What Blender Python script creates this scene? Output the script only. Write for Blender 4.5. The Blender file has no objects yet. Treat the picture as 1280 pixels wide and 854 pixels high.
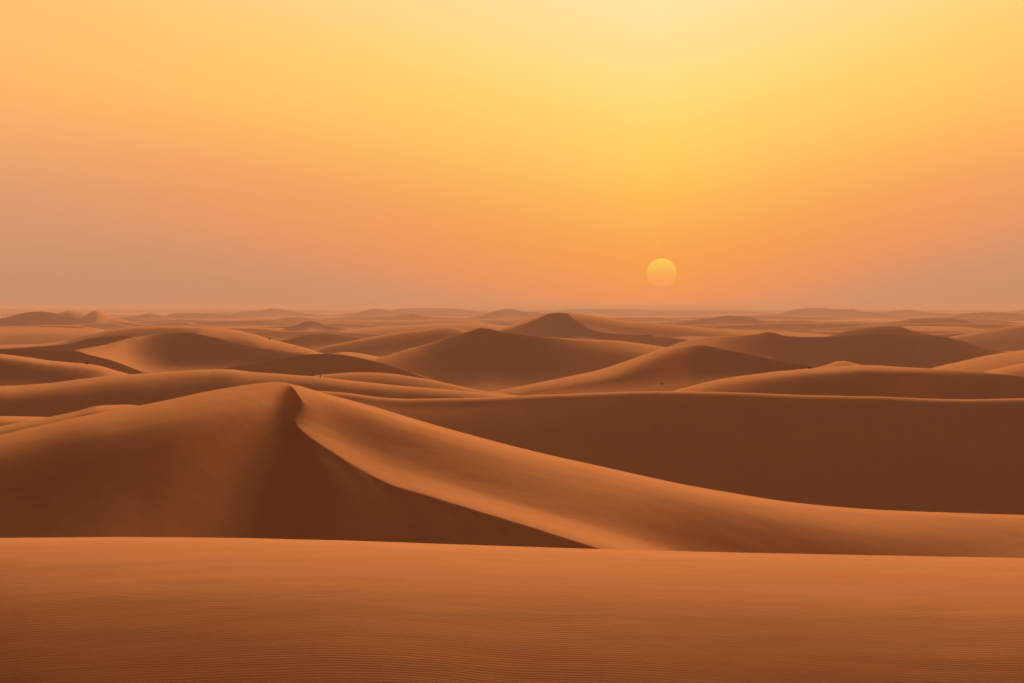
import bpy, math, random
import numpy as np

random.seed(7)
rng = np.random.default_rng(7)
R = math.radians
F = 3557.0            # focal length in photo pixels (100 mm lens on a 36 mm sensor)
CX, YH = 640.0, 384.0  # optical axis column and eye-level row of the photograph
CAMZ = 26.0           # eye height over the lowest hollow
scene = bpy.context.scene
col = scene.collection


def lin(r, g, b):
    f = lambda c: (c / 255 / 12.92) if c / 255 <= 0.04045 else ((c / 255 + 0.055) / 1.055) ** 2.4
    return (f(r), f(g), f(b), 1.0)


# ------------------------------------------------------------------ curves
def pchip(xs, ys, x):
    xs = np.asarray(xs, float); ys = np.asarray(ys, float); x = np.asarray(x, float)
    if len(xs) == 1:
        return np.full_like(x, ys[0])
    h = np.diff(xs); dl = np.diff(ys) / h
    m = np.zeros_like(ys)
    m[0], m[-1] = dl[0], dl[-1]
    for i in range(1, len(xs) - 1):
        if dl[i - 1] * dl[i] > 0:
            w1 = 2 * h[i] + h[i - 1]; w2 = h[i] + 2 * h[i - 1]
            m[i] = (w1 + w2) / (w1 / dl[i - 1] + w2 / dl[i])
    xc = np.clip(x, xs[0], xs[-1])
    i = np.clip(np.searchsorted(xs, xc, side='right') - 1, 0, len(xs) - 2)
    t = (xc - xs[i]) / h[i]
    y = ((1 + 2 * t) * (1 - t) ** 2 * ys[i] + t * (1 - t) ** 2 * h[i] * m[i]
         + t * t * (3 - 2 * t) * ys[i + 1] + t * t * (t - 1) * h[i] * m[i + 1])
    y = y + np.where(x < xs[0], (x - xs[0]) * m[0], 0) + np.where(x > xs[-1], (x - xs[-1]) * m[-1], 0)
    return y


def curve(pts, x):
    p = sorted(pts)
    return pchip([a for a, _ in p], [b for _, b in p], x)


def sheet(K, T, M, px, t):
    """smooth 2-D table: columns K (px), rows T, values M[row][col]"""
    out = np.zeros(np.broadcast(px, t).shape)
    rows = np.stack([pchip(K, r, np.clip(px, K[0], K[-1])) for r in M]) if len(K) > 1 else None
    tt = np.clip(t, T[0], T[-1])
    i = np.clip(np.searchsorted(T, tt, side='right') - 1, 0, len(T) - 2)
    T = np.asarray(T, float)
    f = (tt - T[i]) / (T[i + 1] - T[i])
    f = f * f * (3 - 2 * f) * 0.5 + f * 0.5
    if rows is None:
        v = np.array([r[0] if isinstance(r, (list, tuple)) else r for r in M], float)
        return v[i] * (1 - f) + v[i + 1] * f
    # rows has shape (R,)+px.shape
    px_b = np.broadcast_to(px, out.shape)
    rows = np.stack([np.broadcast_to(r, out.shape) for r in rows])
    a = np.take_along_axis(rows, i[None], 0)[0]
    b = np.take_along_axis(rows, (i + 1)[None], 0)[0]
    return a * (1 - f) + b * f


def noise2(x, y, seed=0):
    xi = np.floor(x).astype(int); yi = np.floor(y).astype(int)
    fx = x - xi; fy = y - yi
    fx = fx * fx * (3 - 2 * fx); fy = fy * fy * (3 - 2 * fy)
    def h(a, b):
        n = (a * 374761393 + b * 668265263 + seed * 974711) & 0x7fffffff
        n = ((n ^ (n >> 13)) * 1274126177) & 0x7fffffff
        n = n ^ (n >> 16)
        return (n & 0xffff) / 32767.5 - 1
    return (h(xi, yi) * (1 - fx) + h(xi + 1, yi) * fx) * (1 - fy) + (h(xi, yi + 1) * (1 - fx) + h(xi + 1, yi + 1) * fx) * fy


def ground_z(Y):
    """height of the sand sheet under the dunes, relative to the eye"""
    return -np.interp(Y, [0, 60, 120, 330, 430, 560, 720, 1000, 2000, 30000], [9, 13, 24, 25, 22, 21, 18, 15.5, 15, 15])


# ------------------------------------------------------------------ materials
def new_mat(name):
    m = bpy.data.materials.new(name); m.use_nodes = True
    nt = m.node_tree; nt.nodes.clear()
    return m, nt, nt.nodes, nt.links


def sand_material(name, ripples):
    m, nt, N, L = new_mat(name)
    out = N.new('ShaderNodeOutputMaterial')
    bs = N.new('ShaderNodeBsdfPrincipled')
    bs.inputs['Roughness'].default_value = 0.9
    bs.inputs['Specular IOR Level'].default_value = 0.0
    tc = N.new('ShaderNodeTexCoord')
    # colour: iron-red sand with broad soft drifts of paler grains and a fine grain
    n1 = N.new('ShaderNodeTexNoise'); n1.inputs['Scale'].default_value = 0.035; n1.inputs['Detail'].default_value = 4
    n2 = N.new('ShaderNodeTexNoise'); n2.inputs['Scale'].default_value = 14.0 if ripples else 1.3; n2.inputs['Detail'].default_value = 5
    n2.inputs['Roughness'].default_value = 0.7
    for n in (n1, n2):
        L.new(tc.outputs['Object'], n.inputs['Vector'])
    r1 = N.new('ShaderNodeValToRGB')
    r1.color_ramp.elements[0].position = 0.3; r1.color_ramp.elements[0].color = SAND_A
    r1.color_ramp.elements[1].position = 0.7; r1.color_ramp.elements[1].color = SAND_B
    L.new(n1.outputs['Fac'], r1.inputs['Fac'])
    mr = N.new('ShaderNodeMapRange'); mr.inputs['From Min'].default_value = 0.25; mr.inputs['From Max'].default_value = 0.75
    mr.inputs['To Min'].default_value = 0.95; mr.inputs['To Max'].default_value = 1.05
    L.new(n2.outputs['Fac'], mr.inputs['Value'])
    mul = N.new('ShaderNodeVectorMath'); mul.operation = 'SCALE'
    L.new(r1.outputs['Color'], mul.inputs[0]); L.new(mr.outputs['Result'], mul.inputs['Scale'])
    L.new(mul.outputs['Vector'], bs.inputs['Base Color'])
    # soft undulation
    b1 = N.new('ShaderNodeBump'); b1.inputs['Strength'].default_value = 0.25
    b1.inputs['Distance'].default_value = 0.35
    n3 = N.new('ShaderNodeTexNoise'); n3.inputs['Scale'].default_value = 0.11; n3.inputs['Detail'].default_value = 3
    L.new(tc.outputs['Object'], n3.inputs['Vector']); L.new(n3.outputs['Fac'], b1.inputs['Height'])
    b0 = N.new('ShaderNodeBump'); b0.inputs['Strength'].default_value = 0.3; b0.inputs['Distance'].default_value = 0.035
    mp0 = N.new('ShaderNodeMapping'); mp0.inputs['Scale'].default_value = (0.45, 1.3, 1.0); mp0.inputs['Rotation'].default_value = (0, 0, R(12))
    n4 = N.new('ShaderNodeTexNoise'); n4.inputs['Scale'].default_value = 0.8; n4.inputs['Detail'].default_value = 4
    L.new(tc.outputs['Object'], mp0.inputs['Vector']); L.new(mp0.outputs['Vector'], n4.inputs['Vector']); L.new(n4.outputs['Fac'], b0.inputs['Height'])
    L.new(b1.outputs['Normal'], b0.inputs['Normal'])
    last = b0
    if ripples:
        # wind ripples about 14 cm apart, bending and forking
        mp = N.new('ShaderNodeMapping'); mp.inputs['Rotation'].default_value = (0, 0, R(6))
        L.new(tc.outputs['Object'], mp.inputs['Vector'])
        wn = N.new('ShaderNodeTexNoise'); wn.inputs['Scale'].default_value = 0.8; wn.inputs['Detail'].default_value = 3
        L.new(mp.outputs['Vector'], wn.inputs['Vector'])
        sc = N.new('ShaderNodeVectorMath'); sc.operation = 'SCALE'; sc.inputs['Scale'].default_value = 0.35
        L.new(wn.outputs['Color'], sc.inputs[0])
        ad = N.new('ShaderNodeVectorMath'); ad.operation = 'ADD'
        L.new(mp.outputs['Vector'], ad.inputs[0]); L.new(sc.outputs['Vector'], ad.inputs[1])
        wv = N.new('ShaderNodeTexWave'); wv.wave_type = 'BANDS'; wv.bands_direction = 'Y'; wv.wave_profile = 'SIN'
        wv.inputs['Scale'].default_value = 6.2832 / 20 / 0.115
        wv.inputs['Distortion'].default_value = 2.0; wv.inputs['Detail'].default_value = 2
        wv.inputs['Detail Scale'].default_value = 0.8
        L.new(ad.outputs['Vector'], wv.inputs['Vector'])
        # ripples fade in and out over metres
        pn = N.new('ShaderNodeTexNoise'); pn.inputs['Scale'].default_value = 0.22; pn.inputs['Detail'].default_value = 2
        L.new(tc.outputs['Object'], pn.inputs['Vector'])
        pm = N.new('ShaderNodeMapRange'); pm.inputs['From Min'].default_value = 0.3; pm.inputs['From Max'].default_value = 0.65
        pm.inputs['To Min'].default_value = 0.5; pm.inputs['To Max'].default_value = 1.0
        L.new(pn.outputs['Fac'], pm.inputs['Value'])
        hm = N.new('ShaderNodeMath'); hm.operation = 'MULTIPLY'
        L.new(wv.outputs['Fac'], hm.inputs[0]); L.new(pm.outputs['Result'], hm.inputs[1])
        b2 = N.new('ShaderNodeBump'); b2.inputs['Strength'].default_value = 0.5; b2.inputs['Distance'].default_value = RIPPLE_H
        L.new(hm.outputs[0], b2.inputs['Height']); L.new(last.outputs['Normal'], b2.inputs['Normal'])
        gn = N.new('ShaderNodeTexNoise'); gn.inputs['Scale'].default_value = 60; gn.inputs['Detail'].default_value = 2
        L.new(tc.outputs['Object'], gn.inputs['Vector'])
        b3 = N.new('ShaderNodeBump'); b3.inputs['Strength'].default_value = 0.0; b3.inputs['Distance'].default_value = 0.002
        L.new(gn.outputs['Fac'], b3.inputs['Height']); L.new(b2.outputs['Normal'], b3.inputs['Normal'])
        last = b3
    L.new(last.outputs['Normal'], bs.inputs['Normal'])
    L.new(bs.outputs['BSDF'], out.inputs['Surface'])
    return m


SAND_A = (0.53, 0.247, 0.113, 1)
SAND_B = (0.58, 0.275, 0.128, 1)
RIPPLE_H = 0.0031
M_SAND = sand_material('sand', False)
M_RIPPLE = sand_material('rippled_sand', True)


# ------------------------------------------------------------------ dunes
def settle(f0, g, mu):
    """depth (log) whose steps down each column follow -g, kept smooth from column to column"""
    n, m = g.shape
    k = np.arange(n); j = np.arange(n)
    C = np.cos(np.pi * (j[:, None] + 0.5) * k[None] / n) * math.sqrt(2.0 / n)
    C[:, 0] /= math.sqrt(2.0)
    G = C.T @ g; F0 = C.T @ f0
    lam = mu * (2 - 2 * np.cos(np.pi * k / n)) ** 2
    # rows 1..m unknown: (DtD + lam) f = Dt(-g)
    rhs = np.zeros((n, m))
    rhs[:, :] = -G
    rhs[:, :-1] += G[:, 1:]
    rhs[:, 0] += F0
    diag = np.full((n, m), 2.0); diag[:, -1] = 1.0
    diag = diag + lam[:, None]
    cp = np.zeros((n, m)); dp = np.zeros((n, m))
    cp[:, 0] = -1 / diag[:, 0]; dp[:, 0] = rhs[:, 0] / diag[:, 0]
    for i in range(1, m):
        den = diag[:, i] + cp[:, i - 1]
        cp[:, i] = -1 / den
        dp[:, i] = (rhs[:, i] + dp[:, i - 1]) / den
    f = np.zeros((n, m)); f[:, -1] = dp[:, -1]
    for i in range(m - 2, -1, -1):
        f[:, i] = dp[:, i] - cp[:, i] * f[:, i + 1]
    return np.concatenate([f0[:, None], C @ f], 1)


def relax(f, g, wx, iters=450):
    """same aim with a lateral smoothness that varies over the face (none across a sharp crest line)"""
    def Axx(v):
        o = np.zeros_like(v); o[1:-1] = v[2:] - 2 * v[1:-1] + v[:-2]
        return o
    def AxxT(v):
        o = np.zeros_like(v); w = v[1:-1]
        o[2:] += w; o[1:-1] -= 2 * w; o[:-2] += w
        return o
    def DyT(v):
        o = np.zeros((v.shape[0], v.shape[1] + 1)); o[:, 1:] += v; o[:, :-1] -= v
        return o
    def A(v):
        o = DyT(np.diff(v, axis=1)) + AxxT(wx * Axx(v))
        o[:, 0] = 0
        return o
    b = DyT(-g)
    f = f.copy()
    r = b - (DyT(np.diff(f, axis=1)) + AxxT(wx * Axx(f))); r[:, 0] = 0
    p = r.copy(); rs = (r * r).sum()
    for _ in range(iters):
        Ap = A(p)
        al = rs / max((p * Ap).sum(), 1e-30)
        f += al * p; r -= al * Ap
        rn = (r * r).sum()
        if rn < 1e-14: break
        p = r + (rn / rs) * p; rs = rn
    return f


class Dune: pass
DUNES = {}
LIGHT = np.array([math.sin(R(3.0)) * math.cos(R(10)), math.cos(R(3.0)) * math.cos(R(10)), math.sin(R(10))])
NX = [0]


def link_mesh(name, verts, faces, mat, smooth=True):
    me = bpy.data.meshes.new(name)
    me.from_pydata(verts.tolist() if hasattr(verts, 'tolist') else verts, [], faces.tolist() if hasattr(faces, 'tolist') else faces)
    me.materials.append(mat)
    me.polygons.foreach_set('use_smooth', [smooth] * len(me.polygons))
    me.update()
    ob = bpy.data.objects.new(name, me); col.objects.link(ob)
    return ob


DEFAULT = [(0, -1.5), (.10, 3), (.3, 13), (.7, 13), (1, 3)]


def dune(key, label, crest, d, S=DEFAULT, K=None, H=40, bottom=None, back=13.0, mat=None, step=None,
         nrow=None, ext=None, tpow=1.6, jit=0.5, mu=0.2, tie=None, gain=1.45, maxdrop=0.16, post=None, kink=None, aim=None, fits=1, cap=760):
    """One dune.  crest: ridge outline (photo px);  d: ridge distance in metres (number or [(px, m)]);
    S: slope towards the viewer in degrees down the face, integrated to give the true shape."""
    crest = sorted(crest)
    x0, x1 = crest[0][0], crest[-1][0]
    wid = x1 - x0
    n = int(np.clip(wid / (step or 2.0), 24, cap))
    px = np.linspace(x0, x1, n)
    yc = curve(crest, px)
    dc = curve(d, px) if isinstance(d, list) else np.full(n, float(d))
    # tiny real-world raggedness of the ridge
    dc = np.where(dc > 700, 700 + (dc - 700) * 1.9, dc)
    yc = yc + jit * 0.35 * noise2(px / 9.0, px * 0 + 3.3, len(DUNES) * 7) + jit * 0.5 * noise2(px / 31.0, px * 0 + 1.3, len(DUNES) * 7 + 1)
    yb = curve(bottom, px) if bottom else yc + H
    yb = np.maximum(yb, yc + 3)
    nr = nrow or int(np.clip((yb - yc).max() / 1.3, 22, 170))
    u = np.linspace(0, 1, nr)
    t = u ** tpow
    PY = yc[:, None] + (yb - yc)[:, None] * t[None]
    PX = np.broadcast_to(px[:, None], PY.shape)
    T = np.broadcast_to(t[None], PY.shape)
    if callable(S):
        s = S(PX, PY, T, yc[:, None])
    elif K is None:
        s = sheet([0], [a for a, _ in S], [[b] for _, b in S], PX, T)
    else:
        s = sheet(K, [a for a, _ in S], [b for _, b in S], PX, T)
    ex = 28.0 if dc.mean() > 300 else 60.0
    s = s + jit * 0.7 * noise2(PX / (ex * 2.2), PY / (ex * .35), len(DUNES) * 7 + 2)
    s = np.where(s > 2, np.minimum(2 + (s - 2) * gain, 30), s)
    al = (PY - YH) / F
    dal = np.diff(al, axis=1)
    ux = (PX - CX) / F
    want = np.clip(s, -6, 24)
    LD = None
    for it in range(fits):
        den = np.maximum(np.tan(np.radians(s)) + al, 0.012)
        g = dal / (0.5 * (den[:, 1:] + den[:, :-1]))
        if tie:
            g = tie(PX, PY, g, dc)
        else:
            tot_g = g.sum(1, keepdims=True)
            g = g * np.where(tot_g > maxdrop, (maxdrop + .25 * (1 - np.exp(-(tot_g - maxdrop) / .25)) * .3) / np.maximum(tot_g, 1e-6), 1.0)
        if kink is None or LD is None:
            LD = settle(np.log(dc), g, mu)
        if kink is not None:
            LD = relax(LD, g, kink(PX, PY), 1200 if it == 0 else 450)
        if it == fits - 1:
            break
        # how steep each point really stands against the light; lean the face until it is as steep as asked
        D = np.exp(LD)
        P = np.stack([D * ux, D, -D * al], -1)
        N_ = np.cross(np.gradient(P, axis=0), np.gradient(P, axis=1))
        N_ /= np.linalg.norm(N_, axis=-1, keepdims=True) + 1e-12
        N_ *= np.sign(N_[..., 2:3])
        seff = 10.0 - np.degrees(np.arcsin(np.clip(N_ @ LIGHT, -1, 1)))
        if aim:
            s = np.clip(s + 0.65 * aim(PX, PY, yc[:, None], seff), -8, 32)
            continue
        err = np.clip(want - seff, -8, 8)
        for _ in range(3):
            err[1:-1] = (err[:-2] + 2 * err[1:-1] + err[2:]) / 4
        s = np.clip(s + 0.7 * err, -8, 32)
    if post:
        LD = post(PX, PY, yc[:, None], LD)
    D = np.exp(LD)
    Z = -D * al
    # continue the toe down under the sand sheet
    foot = []
    dl, zl = D[:, -1].copy(), Z[:, -1].copy()
    for k in range(7):
        drop = np.maximum(zl - (ground_z(dl) - 3.0), 0.0) / (7 - k)
        stp = drop / math.tan(R(17))
        dl = dl - stp; zl = zl - drop
        foot.append((dl.copy(), zl.copy()))
    # lee side behind the ridge
    lee = []
    nb = 18
    dl, zl = dc.copy(), Z[:, 0].copy()
    al0 = np.maximum(al[:, 0], 0)
    tot = np.maximum(zl - ground_z(dl) + 3.0, 1.5)
    Lb = tot / math.tan(R(back)) * 1.08
    for k in range(nb):
        w0, w1 = (k / nb) ** 1.7, ((k + 1) / nb) ** 1.7
        frac = 0.5 * (w0 + w1)
        ang = np.degrees(np.arctan(al0)) + 0.6
        ang = ang + np.maximum(back - ang, 1.0) * np.clip(frac / 0.12, 0, 1)
        stp = Lb * (w1 - w0)
        dl = dl + stp; zl = zl - np.tan(np.radians(ang)) * stp
        lee.append((dl.copy(), zl.copy()))
    cols_d = [a for a, _ in reversed(lee)] + [D[:, j] for j in range(nr)] + [a for a, _ in foot]
    cols_z = [a for _, a in reversed(lee)] + [Z[:, j] for j in range(nr)] + [a for _, a in foot]
    DD = np.stack(cols_d, 1); ZZ = np.stack(cols_z, 1)
    XX = DD * ((px - CX) / F)[:, None]
    # end skirts so that nothing is left open at the sides
    def skirt(i, sgn):
        rows = []
        edge = px[i]
        off = edge < -50 if sgn < 0 else edge > 1330
        if off:       # the ridge runs on out of view and dies away slowly
            for k in range(1, 29):
                q = k / 28
                fr = q * q * (3 - 2 * q)
                fr = np.clip(fr + 0.12 * math.sin(q * 9 + edge) * q * (1 - q) * 4, 0, 1)
                dz = np.maximum(ZZ[i] - (ground_z(DD[i]) - 3), 0) * fr
                rows.append((DD[i] * (edge + sgn * 1300 * q ** 1.25 - CX) / F, DD[i] + sgn * 0, ZZ[i] - dz))
            return rows
        for k in (1, 2, 3):
            dz = np.maximum(ZZ[i] - (ground_z(DD[i]) - 3), 0) * k / 3
            rows.append((XX[i] + sgn * dz / math.tan(R(20)), DD[i], ZZ[i] - dz))
        return rows
    A = [r for r in reversed(skirt(0, -1))]
    B = skirt(-1, 1)
    XX = np.concatenate([np.stack([a[0] for a in A]), XX, np.stack([b[0] for b in B])])
    DD = np.concatenate([np.stack([a[1] for a in A]), DD, np.stack([b[1] for b in B])])
    ZZ = np.concatenate([np.stack([a[2] for a in A]), ZZ, np.stack([b[2] for b in B])])
    nc, nrw = XX.shape
    V = np.stack([XX, DD, ZZ + CAMZ], -1).reshape(-1, 3)
    I = np.arange(nc * nrw).reshape(nc, nrw)
    Fc = np.stack([I[:-1, :-1], I[:-1, 1:], I[1:, 1:], I[1:, :-1]], -1).reshape(-1, 4)
    ob = link_mesh('sand_dune', V, Fc, mat or M_SAND)
    ob['kind'] = 'structure'
    ob['label'] = label; ob['category'] = 'dune'
    q = Dune(); q.px, q.PY, q.D, q.ob = px, PY, D, ob
    DUNES[key] = q
    return q


def on_dune(key, x, y):
    q = DUNES[key]
    i = int(np.clip(np.searchsorted(q.px, x), 0, len(q.px) - 1))
    yy = max(y, q.PY[i, 0] + 0.05)
    dd = float(np.interp(yy, q.PY[i], q.D[i]))
    return (dd * (x - CX) / F, dd, CAMZ - dd * (yy - YH) / F)


# ---- nearest: the foreground dune ------------------------------------------------
dune('foreground', 'smooth rippled foreground dune filling the bottom of the view with a bright level crest',
     [(-2600, 742), (-1700, 715), (-1000, 694), (-500, 681), (-160, 674.5), (-60, 673.2), (0, 672.6), (150, 671.5), (250, 672), (400, 675), (640, 683), (745, 686.3), (860, 689.4), (1040, 693.2), (1280, 697.8), (1440, 701), (1900, 712), (2500, 722), (3300, 745), (3900, 768)],
     50, K=[-100, 100, 640, 1100, 1400],
     S=[(0, [-3.0, -3.0, -3.5, -3.5, -3.5]), (.06, [0, -.5, -1.2, -1.2, -1]), (.2, [3.0, 2.2, 1.5, 1.2, 1.2]), (.45, [6.5, 6, 5.2, 4.8, 4.8]), (.75, [8.4, 8.2, 7.8, 7.6, 7.6]), (1, [10, 9.8, 9.5, 9.4, 9.4])],
     H=215, back=17, mat=M_RIPPLE, gain=1.0, maxdrop=2.0, nrow=190, tpow=1.2, step=4.0, cap=1700, jit=0.25)

# ---- the main crested dune ---------------------------------------------------------
SIL = [(-170, 588), (-60, 557), (0, 543.5), (100, 521), (200, 502), (280, 485.5), (330, 478.6), (346, 477.4), (362, 479.8), (405, 491.3), (468, 508.5), (529, 527),
       (600, 546.8), (660, 562.4), (755, 583.8), (860, 606.6), (912, 615.8), (991, 628), (1070, 635.5), (1155, 639.8), (1280, 643.8), (1450, 648)]
CREASE = [(361.4, 470), (361.4, 480.4), (367.5, 488), (372, 494), (376, 498.7), (377, 502.5), (371.5, 510), (367.5, 517.5), (367.3, 525), (371, 533), (377, 539), (383.4, 544.6),
          (397.4, 554), (431.7, 575.6), (463, 594), (489.6, 606.7), (526.5, 617.5), (563, 628.5), (600, 640), (660, 658), (707, 673), (747, 685.5),
          (800, 702), (870, 724), (1000, 765), (1280, 850), (1500, 920)]
_cp = np.array(CREASE)


def crease_sd(PX, PY):
    best = np.full(PX.shape, 1e9); sign = np.zeros(PX.shape)
    for (ax, ay), (bx, by) in zip(_cp[:-1], _cp[1:]):
        ex, ey = bx - ax, by - ay
        t = np.clip(((PX - ax) * ex + (PY - ay) * ey) / (ex * ex + ey * ey), 0, 1)
        qx, qy = PX - (ax + t * ex), PY - (ay + t * ey)
        dd = np.hypot(qx, qy)
        cr = ex * qy - ey * qx
        upd = dd < best
        best = np.where(upd, dd, best); sign = np.where(upd, np.sign(cr), sign)
    return best * sign       # > 0 on the shaded left face


def main_slope(PX, PY, T, yc):
    v = PY - yc
    sd = crease_sd(PX, PY)
    left = sheet([-100, 60, 180, 260, 330, 366, 430], [0, 8, 22, 40, 65, 95, 130, 170, 230],
                 [[-2, -2, -2, -1, 0, 3, 4], [1, 1, 1, 1.5, 3, 6, 8], [6, 6, 6, 6, 7, 9, 13], [11, 11, 12.5, 12.5, 11, 12, 14], [13.8, 13.6, 16, 16, 12.5, 13, 13.3],
                  [13.4, 13.4, 16, 17, 13.5, 13, 13], [11.5, 11.8, 15, 17, 14, 13, 13], [11, 11.5, 14.6, 17, 14, 13, 13], [11, 11.5, 14.6, 17, 14, 13, 13]], PX, v)
    # share of the way from the outline to the crease
    cx = [385, 397, 432, 463, 490, 526, 563, 600, 660, 707, 747, 800, 870, 1000, 1280, 1500]
    cy = [546, 554, 575.6, 594, 606.7, 617.5, 628.5, 640, 658, 673, 685.5, 702, 724, 765, 850, 920]
    ycr = pchip(cx, cy, np.maximum(PX, 385))
    r = np.clip(v / np.maximum(ycr - yc, 12), 0, 1.2)
    right = sheet([368, 480, 620, 760, 900, 1050, 1280], [0, .05, .12, .24, .38, .55, .7, .8, .9, 1.0],
                  [[-4, -4.5, -5, -5, -5, -4, -3], [-1, -1.5, -2, -2, -2.5, -1, 1], [1.5, 1.2, .5, 1, 1, .5, 3.2],
                   [3.5, 4.2, 4, 4.5, 5.5, 5.5, 3.8], [5.5, 5.2, 5.2, 6.8, 8, 8.5, 5.5], [5.5, 4.8, 6, 8, 9.5, 9, 6],
                   [4.5, 2.2, 4.5, 6.5, 7, 7, 6], [3.5, 0.5, 0, 0, 1, 3, 4], [3, 0, -1.0, -2.0, -1, 2, 3], [3, 0.8, 1.2, 2.5, 2, 3, 4]], PX, r)
    w = np.clip(sd / 1.6 + 0.5, 0, 1)
    w = w * w * (3 - 2 * w)
    return right * (1 - w) + left * w


def main_post(PX, PY, yc, LD):
    return LD + main_slumps(PX, PY, yc)


def main_slumps(PX, PY, yc):
    """little slumps along the right-hand ridge"""
    out = np.zeros(PX.shape)
    for k in range(15):
        x0 = 1066 + k * 16 + 6 * math.sin(k * 2.3)
        y0 = np.interp(x0, [p[0] for p in SIL], [p[1] for p in SIL])
        a = PX - x0
        line = PY - y0 - 1.2 - a * (0.42 + .08 * math.sin(k * 5.1))
        ln = 10 + 6 * math.sin(k * 1.7 + 1)
        amp = .0016 * np.clip(a / 3, 0, 1) * np.clip((ln - a * .55) / 6, 0, 1) * (0.6 + .4 * math.sin(k * 3.7))
        out -= amp * np.where(line < 0, np.exp(-(line / 3.2) ** 2), np.exp(-(line / .9) ** 2)) * np.clip((PY - yc) / 1.5, 0, 1)
    return out


def main_aim(PX, PY, yc, seff):
    """how much steeper the shaded left face must stand, blurred so that it turns gradually"""
    px = PX[:, 0]; v = PY - yc; sd = crease_sd(PX, PY)
    want = sheet([-100, 60, 180, 260, 330, 430], [35, 45, 65, 95, 130, 170],
                 [[11, 11, 10.5, 10, 9.5, 12], [12.5, 12.5, 12, 13, 10.5, 12.5], [14, 14, 14, 14.5, 12, 13], [13.5, 13.5, 14, 15, 12.5, 12.8],
                  [12, 12, 13, 15, 12.8, 12.8], [11.5, 11.5, 13, 15, 12.8, 12.8]], PX, v)
    m = np.clip((v - 25) / 30, 0, 1) * np.clip((sd - 3) / 12, 0, 1) * (PX < 740)
    e = np.clip(want - seff, -8, 8) * m
    dx = px[1] - px[0]; w = 22.0; h = int(2.6 * w / dx)
    k = np.exp(-0.5 * (np.arange(-h, h + 1) * dx / w) ** 2)
    cv = lambda a: np.stack([np.convolve(np.pad(a[:, j], h, mode='edge'), k, mode='valid') for j in range(a.shape[1])], 1)
    e = cv(e) / np.maximum(cv(m), 1e-3)
    kv = np.ones(9) / 9
    e = np.stack([np.convolve(np.pad(r, 4, mode='edge'), kv, mode='valid') for r in e])
    return e * m


def main_kink(PX, PY):
    sd = crease_sd(PX, PY)
    yc = np.interp(PX[:, 0], [p[0] for p in SIL], [p[1] for p in SIL])[:, None]
    broad = np.clip((PY - yc - 15) / 80, 0, 1) * (1 - np.exp(-(np.maximum(sd, 0) / 28) ** 2)) * (sd > 0)
    return 4.0 * (1 - np.exp(-(sd / 2.6) ** 2)) + 260.0 * broad ** 2 + 50.0 * (sd < 0) * (1 - np.exp(-(sd / 22) ** 2))


def smooth(v, px, w):
    h = int(3 * w / (px[1] - px[0]))
    k = np.exp(-0.5 * (np.arange(-h, h + 1) * (px[1] - px[0]) / w) ** 2); k /= k.sum()
    return np.convolve(np.pad(v, h, mode='edge'), k, mode='valid')


def main_tie(PX, PY, g, dc):
    """let the crest line come towards the viewer, and the foot swing round, at an even rate"""
    px = PX[:, 0]
    want = pchip([345, 362, 400, 460, 520, 600, 680, 747, 900, 1280, 1500], [147, 145.5, 141.5, 136, 131.5, 126, 121.5, 118, 112, 104, 100], px)
    sd = crease_sd(PX, PY)[:, 1:]
    y = PY[:, 1:]
    right = ((sd < 0) & (px[:, None] >= 377)).astype(float)
    have = (g * right).sum(1)
    f = np.where(have > 0.02, (np.log(dc) - np.log(want)) / np.maximum(have, .02), 1.0)
    f = np.where(px > 747, 1 + (f - 1) * np.clip(1 - (px - 747) / 120, 0, 1), f)
    f = np.clip(f, .5, 1.6)
    f = smooth(np.where(px < 377, np.interp(385, px, f), f), px, 14)
    g = g * (1 + (f[:, None] - 1) * right)
    return g


dune('main', 'tall crested dune with a sharp winding crest, shaded on its left face and glowing on its right',
     SIL, [(-170, 136), (0, 148), (200, 160), (346, 168), (362, 169), (600, 178), (860, 186), (1280, 196), (1450, 200)],
     S=main_slope, bottom=[(-170, 750), (600, 750), (860, 745), (1280, 745), (1450, 745)], tie=main_tie, gain=1.0, back=16, step=1.25, cap=1300, nrow=260, tpow=1.15, jit=0.2, mu=0.03, post=main_post, kink=main_kink, aim=main_aim, fits=4)

# small ridges tucked behind the left shoulder of the main dune
dune('shoulder', 'low dim ridge tucked right behind the left shoulder of the crested dune',
     [(-120, 552), (0, 533), (34, 526.5), (63, 521), (92, 515), (126, 507), (160, 506), (200, 512)], 225, S=[(0, -2), (.25, 4), (.6, 9), (1, 8)], H=45, jit=.2)
dune('pocket', 'small lit patch of sand in the hollow at the left edge behind the crested dune',
     [(-120, 520), (0, 520.3), (40, 520.8), (70, 522), (110, 527)], 262, S=[(0, -2), (.3, 6), (1, 6)], H=40, jit=.2)

# ---- the broad dark dune on the right -----------------------------------------------
dune('dark', 'broad dark dune face spanning the right half, behind the glowing ridge',
     [(380, 488), (420, 490), (454, 494), (479, 497), (516, 498.7), (560, 498), (610, 496.6), (649, 495), (696, 493), (740, 491.4), (829, 489), (876, 489.7),
      (947, 491.5), (1000, 494), (1100, 496), (1142, 497.6), (1205, 499.5), (1280, 497.8), (1420, 493)],
     [(380, 318), (640, 330), (1000, 335), (1420, 335)],
     K=[420, 640, 900, 1250], S=[(0, [-1, -1.5, -1.7, -1.5]), (.012, [3, 4, 5, 5]), (.035, [7, 9, 10, 10]), (.09, [5.5, 8, 10.5, 12]), (.25, [7.5, 9.6, 11.5, 15]), (.6, [10, 12, 14, 18]), (1, [12, 15, 18, 20])], H=165, back=12)

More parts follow.
